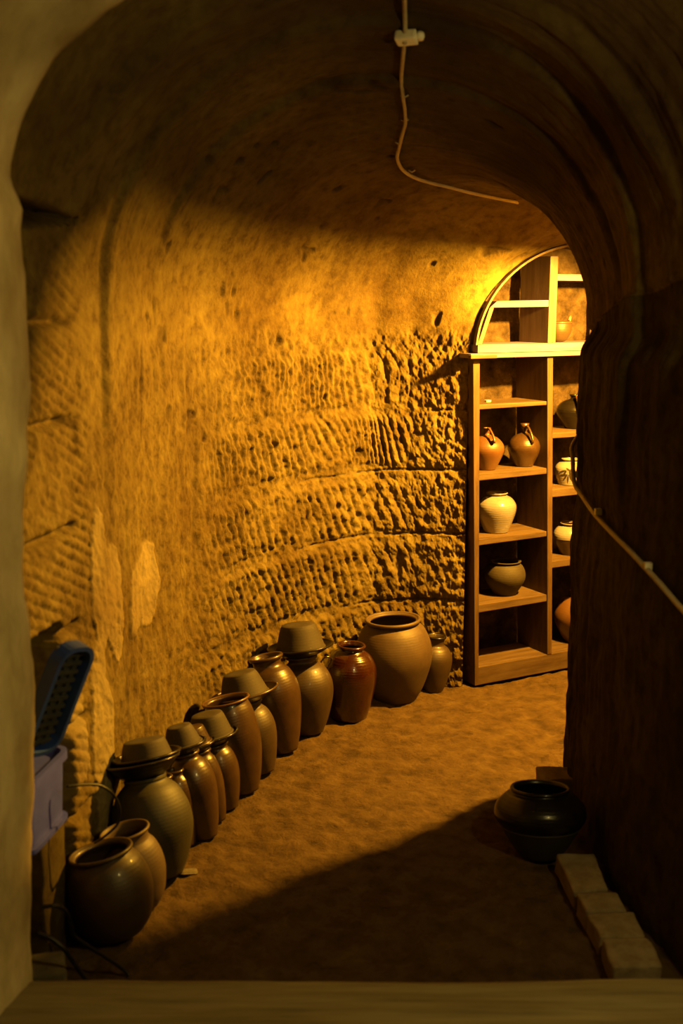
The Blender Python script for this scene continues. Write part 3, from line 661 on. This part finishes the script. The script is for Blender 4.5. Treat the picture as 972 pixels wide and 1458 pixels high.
# ------------------------------------------------------------------ right foreground: pot, blocks
g = ground(770, 1222); Bp = Vector(((770-486)/F*fwd(Vector((0, 3.30, .1))), 3.30, 0)); Bp.z = floorz(Bp.x, Bp.y)+.006
t = thing('cooking_pot', 'squat wide black glazed pot on the floor by the right wall', 'pot', Bp, Matrix.Rotation(math.radians(-9), 3, 'X').to_quaternion())
R = .142; Hp = .215
pr = smoothprof([(.062, 0), (.088, .035), (.118, .085), (.139, .118), (R, .138), (.134, .163), (.108, .190), (.090, .200), (.088, .208)])
link('body', lathe('body', wallprofile(pr, .006), 64, .004), M['black'], t)
link('rim', lathe('rim', [(.081, .203), (.090, .203), (.094, .209), (.090, .215), (.082, .213), (.081, .203)], 64, .004), M['black'], t)
pr2 = [(r+.0012, z) for r, z in pr if z < .098]; pr2 = [(0, -.0005), (.06, -.0008)]+pr2+[(pr2[-1][0]-.002, pr2[-1][1]+.001)]
link('unglazed_foot', lathe('unglazed_foot', pr2, 64, .004), M['olive'], t, label='dull unglazed lower half')
def block(label, cx, cy, lx_, ly_, lz, rz, mat='brick', name='stone_block', group='rough blocks laid in a line by the right wall', seed=0, z=None):
    me = prism(name, [(-lx_/2, -ly_/2, 0), (lx_/2, -ly_/2, 0), (lx_/2, ly_/2, 0), (-lx_/2, ly_/2, 0), (-lx_/2, -ly_/2, lz), (lx_/2, -ly_/2, lz), (lx_/2, ly_/2, lz), (-lx_/2, ly_/2, lz)], .008, sub=7, jit=.007, seed=seed)
    o = link(name, me, M[mat]); zb = max(floorz(cx+a*lx_/2, cy+b*ly_/2) for a in (-1, 1) for b in (-1, 1)) if z is None else z
    o.location = (cx, cy, zb-.008 if z is None else z); o.rotation_euler = (0, 0, rz)
    return tag(o, label, 'block', group)
def topc(u, v, z=.06): return ground(u, v, z)
prev = [(790, 1216), (846, 1213)]
rows = [((790, 1216), (846, 1213), (817, 1268), (866, 1266)), ((820, 1271), (880, 1270), (834, 1296), (893, 1295)), ((836, 1299), (902, 1298), (855, 1333), (918, 1332)), ((857, 1337), (921, 1335), (872, 1376), (945, 1374))]
labs = ['farthest and longest of the rough blocks lined up by the right wall', 'shortest rough block, second from the black pot', 'rough block third from the black pot', 'nearest rough block, its end face turned to the doorway']
for i, (q, lab) in enumerate(zip(rows, labs)):
    zt_ = .060+[0, .004, -.002, .002][i]
    cs = [topc(*c, zt_) for c in (q[2], q[3], q[1], q[0])]
    c = sum(cs, Vector())/4; zb = -.004
    loc = [(p_.x-c.x, p_.y-c.y) for p_ in cs]
    me = prism('stone_block', [(x, y, 0) for x, y in loc]+[(x, y, zt_-zb) for x, y in loc], .007, sub=6, jit=.006, seed=i*3+1)
    o = link('stone_block', me, M['brick']); o.location = (c.x, c.y, zb); tag(o, lab, 'block', 'rough blocks laid in a line by the right wall')
o = block('lone pale block against the pillar foot, behind the black pot', .765, 3.79, .13, .12, .075, .1, seed=20, group=None)
# ------------------------------------------------------------------ left corner: stones, tub, crate, cables
block('pale rough stone lying lowest in the front left corner', -.735, 2.565, .10, .10, .095, .3, 'stone', 'rock', None, 31)
block('upright stone block under the indigo tub', -.80, 2.73, .12, .19, .378, -.06, 'rockshade', 'rock', None, 32)
def rrect(w, h, r, n=6):
    out = []
    for cx, cy, a0_ in ((w/2-r, h/2-r, 0), (-w/2+r, h/2-r, 90), (-w/2+r, -h/2+r, 180), (w/2-r, -h/2+r, 270)):
        for i in range(n+1):
            a = math.radians(a0_+90*i/n); out.append((cx+r*math.cos(a), cy+r*math.sin(a)))
    return out
def tub(levels):
    """levels: (w,h,r,z) rounded rectangle sections joined in order"""
    v = []; f = []; m = None
    for (w, h, r, z) in levels:
        pts = rrect(w, h, r); m = len(pts); v += [(x, y, z) for x, y in pts]
    for i in range(len(levels)-1):
        for k in range(m): f.append((i*m+k, i*m+(k+1) % m, (i+1)*m+(k+1) % m, (i+1)*m+k))
    f.append(tuple(range(m))[::-1]); f.append(tuple((len(levels)-1)*m+k for k in range(m)))
    return fixn(fromdata('tub', v, f))
def axes(xa, za):
    x = Vector(xa).normalized(); z = Vector(za); z = (z-x*z.dot(x)).normalized(); y = z.cross(x); m = Matrix((x, y, z)).transposed(); return m.to_quaternion()
t = thing('plastic_tub', 'indigo plastic tub with a raised lip, half hidden by the left doorway jamb', 'tub', (-.792, 2.69, .372), Vector((1, 0, 0)).rotation_difference(Vector((1, -.16, 0))))
link('body', tub([(.105, .215, .025, .012), (.118, .235, .032, .165), (.112, .229, .030, .165), (.098, .208, .022, .020)]), M['indigo'], t, smooth=False)
link('rim', tub([(.120, .237, .032, .166), (.138, .255, .036, .166), (.138, .255, .036, .188), (.112, .229, .030, .188), (.112, .229, .030, .172)]), M['indigo'], t, smooth=False)
link('foot_flange', tub([(.128, .238, .03, 0), (.128, .238, .03, .011)]), M['indigo'], t, smooth=False)
c = atY(80, 995, 2.64); qz = axes((.38, 0, .92), (.80, -.5, -.33))
t = thing('plastic_crate', 'shallow dark blue plastic tray with a slotted bottom leaning on the left wall', 'tray', c, qz)
def ringframe(w, h, r, t_, z0, z1):
    a = rrect(w, h, r); b = rrect(w-2*t_, h-2*t_, max(r-t_, .004)); m = len(a)
    v = [(x, y, z0) for x, y in a]+[(x, y, z1) for x, y in a]+[(x, y, z1) for x, y in b]+[(x, y, z0) for x, y in b]; f = []
    for L_ in range(4):
        for k in range(m): f.append((L_*m+k, L_*m+(k+1) % m, ((L_+1) % 4)*m+(k+1) % m, ((L_+1) % 4)*m+k))
    return fixn(fromdata('frame', v, f))
link('rim', ringframe(.30, .125, .05, .012, -.018, .018), M['blue'], t, smooth=False)
def slots():
    bm = bmesh.new()
    def bx(x0, x1, y0, y1, z0, z1):
        r_ = bmesh.ops.create_cube(bm, size=1); bmesh.ops.scale(bm, vec=(x1-x0, y1-y0, z1-z0), verts=r_['verts']); bmesh.ops.translate(bm, vec=((x0+x1)/2, (y0+y1)/2, (z0+z1)/2), verts=r_['verts'])
    for i in range(11): bx(-.128+i*.024, -.118+i*.024, -.047, .047, -.008, -.002)
    for y in (-.03, 0, .03): bx(-.137, .137, y-.006, y+.006, -.012, -.006)
    bx(-.140, .140, -.052, .052, -.016, -.013)
    me = bpy.data.meshes.new('slotted_bottom'); bm.to_mesh(me); bm.free(); return me
link('slotted_bottom', slots(), M['greyplastic'], t, smooth=False)
def cable(name, label, pts, r, mat, cat='cable', group=None, n=6):
    o = link(name, tube(name, cr(pts, n), r, 10), M[mat]); return tag(o, label, cat, group)
cable('power_cable', 'thin black cable looping beside the blue tub', [atY(95, 1120, 2.72), atY(112, 1118, 2.74), atY(140, 1118, 2.78), atY(160, 1130, 2.80), atY(170, 1150, 2.82), atY(168, 1172, 2.82), atY(150, 1190, 2.82), atY(135, 1200, 2.9)], .0035, 'cableblack')
def fl(x, y, h=.008): return Vector((x, y, floorz(x, y)+h))
cable('power_cable', 'black cable coming off the stones and coiling down to the front left corner', [atY(58, 1292, 2.55), atY(80, 1290, 2.56), atY(96, 1300, 2.58), atY(102, 1320, 2.60), atY(112, 1338, 2.62), fl(-.55, 2.66), fl(-.57, 2.60), fl(-.63, 2.545)], .005, 'cableblack')
cable('power_cable', 'black cable draped over the pale stone in the front left corner', [atY(52, 1328, 2.53), atY(75, 1338, 2.53), atY(92, 1352, 2.53), atY(102, 1366, 2.54), fl(-.60, 2.555), fl(-.58, 2.58)], .006, 'cableblack')
o = block('small pale plaster chip on the floor beside the big olive jar', ground(268, 1244).x, ground(268, 1244).y, .055, .03, .012, .3, 'stone', 'plaster_chip', None, 41)
# cables clipped to the rock
def rockcable(px, r, off):
    P = []
    for u, v in px:
        h = onrock(u, v, off)
        if h: P.append(h[0])
    return P
P = rockcable([(577, -30), (577, 0), (577, 22), (577, 45), (574, 80), (572, 110), (574, 130), (577, 150), (578, 170), (573, 188), (568, 205), (566, 220), (572, 236), (588, 247), (612, 255), (640, 262), (672, 270), (705, 277), (730, 282)], .006, .013)
end = P[-1]; P += [end+Vector((.10, .14, .0)), Vector((.95, 4.2, 2.06)), Vector((1.2, 4.31, 2.06)), Vector((1.27, 4.33, 2.01))]
t = thing('ceiling_cable', 'beige cable running down the middle of the vault and bending right past the arch', 'cable', P[0])
def local(pts, o): return [p_-Vector(o) for p_ in pts]
link('sheath', tube('sheath', local(cr(P, 5), P[0]), .0062, 10), M['cablemat'], t)
for (u, v) in ((576, 133), (577, 168), (568, 200), (586, 240)):
    h = onrock(u, v, .006)
    link('clip', tube('clip', local([h[0]+Vector((-.012, 0, 0)), h[0]+h[1]*.007, h[0]+Vector((.012, 0, 0))], P[0]), .003, 8), M['cablemat'], t)
h = onrock(578, 46, .014); q = h[1].to_track_quat('Z', 'X')
t = thing('junction_clamp', 'small white porcelain clamp holding the cable to the top of the vault', 'clamp', h[0], q)
link('body', boxm('body', -.020, .020, -.034, .026, -.012, .016, .006), M['porcelain'], t, smooth=False)
link('lug', lathe('lug', [(0, -.008), (.012, -.008), (.014, 0), (.012, .009), (0, .010)], 20), M['porcelain'], t).location = (.0, -.040, 0)
link('screw', lathe('screw', [(0, .016), (.006, .016), (.006, .019), (0, .020)], 16), M['cablemat'], t)
P = rockcable([(815, 648), (818, 662), (826, 686), (838, 706), (855, 732), (872, 750), (890, 770), (910, 790), (932, 812), (950, 832), (970, 856), (990, 876)], .008, .020)
y_ = P[0].y
P = [atY(822, 622, y_+.10), atY(814, 636, y_+.03), atY(815, 652, y_+.0)]+P
t = thing('wall_cable', 'thick beige cable sloping down across the dark right wall', 'cable', P[0])
link('sheath', tube('sheath', local(cr(P, 6), P[0]), .0075, 10), M['cablemat'], t)
for (u, v) in ((822, 674), (858, 727), (930, 806)):
    h = onrock(u, v, .016)
    if not h: print('no rock', u, v); continue
    link('clip', prism('clip', [tuple(Vector(c_)*.010+h[0]-Vector(P[0])) for c_ in ((-1, -1, -1), (1, -1, -1), (1, 1, -1), (-1, 1, -1), (-1, -1, 1), (1, -1, 1), (1, 1, 1), (-1, 1, 1))], .002), M['porcelain'], t, smooth=False)

# ------------------------------------------------------------------ light
def point(name, loc, col, e, r):
    l = bpy.data.lights.new(name, 'POINT'); l.color = col; l.energy = e; l.shadow_soft_size = r
    o = bpy.data.objects.new(name, l); C.objects.link(o); o.location = loc; return o
LP = Vector((1.27, 4.33, 1.88))
t = thing('pendant_lamp', 'shaded pendant lamp hanging behind the right pillar', 'lamp', LP)
link('shade', lathe('shade', [(.016, .11), (.030, .108), (.040, .09), (.085, .054), (.160, -.002), (.161, -.006), (.085, .048), (.036, .086), (.020, .095), (.016, .11)], 40), M['black'], t)
link('socket', lathe('socket', [(0, .13), (.014, .128), (.018, .10), (.018, .06), (.014, .05), (0, .05)], 24), M['porcelain'], t)
point('bulb_light', LP, (1.0, .475, .04), 1000, .022)
point('front_room_light', (1.06, 1.6, 1.8), (1.0, .73, .21), 38, .05)
w = bpy.data.worlds.new('world'); bpy.context.scene.world = w; w.use_nodes = True
w.node_tree.nodes['Background'].inputs[0].default_value = (0.02, .015, .01, 1); w.node_tree.nodes['Background'].inputs[1].default_value = .1

# ------------------------------------------------------------------ camera
cam = bpy.data.cameras.new('camera'); co = bpy.data.objects.new('camera', cam); C.objects.link(co)
cam.sensor_fit = 'VERTICAL'; cam.sensor_height = 36; cam.sensor_width = 24; cam.lens = 40; cam.clip_start = .05
co.location = (0, 0, EYE); co.rotation_euler = (math.pi/2-PITCH, 0, 0)
cam.dof.use_dof = True; cam.dof.focus_distance = 4.9; cam.dof.aperture_fstop = 2.6
sc = bpy.context.scene; sc.camera = co
sc.view_settings.view_transform = 'Standard'; sc.view_settings.look = 'None'; sc.view_settings.exposure = 0; sc.view_settings.gamma = 1; sc.view_settings.use_curve_mapping = False
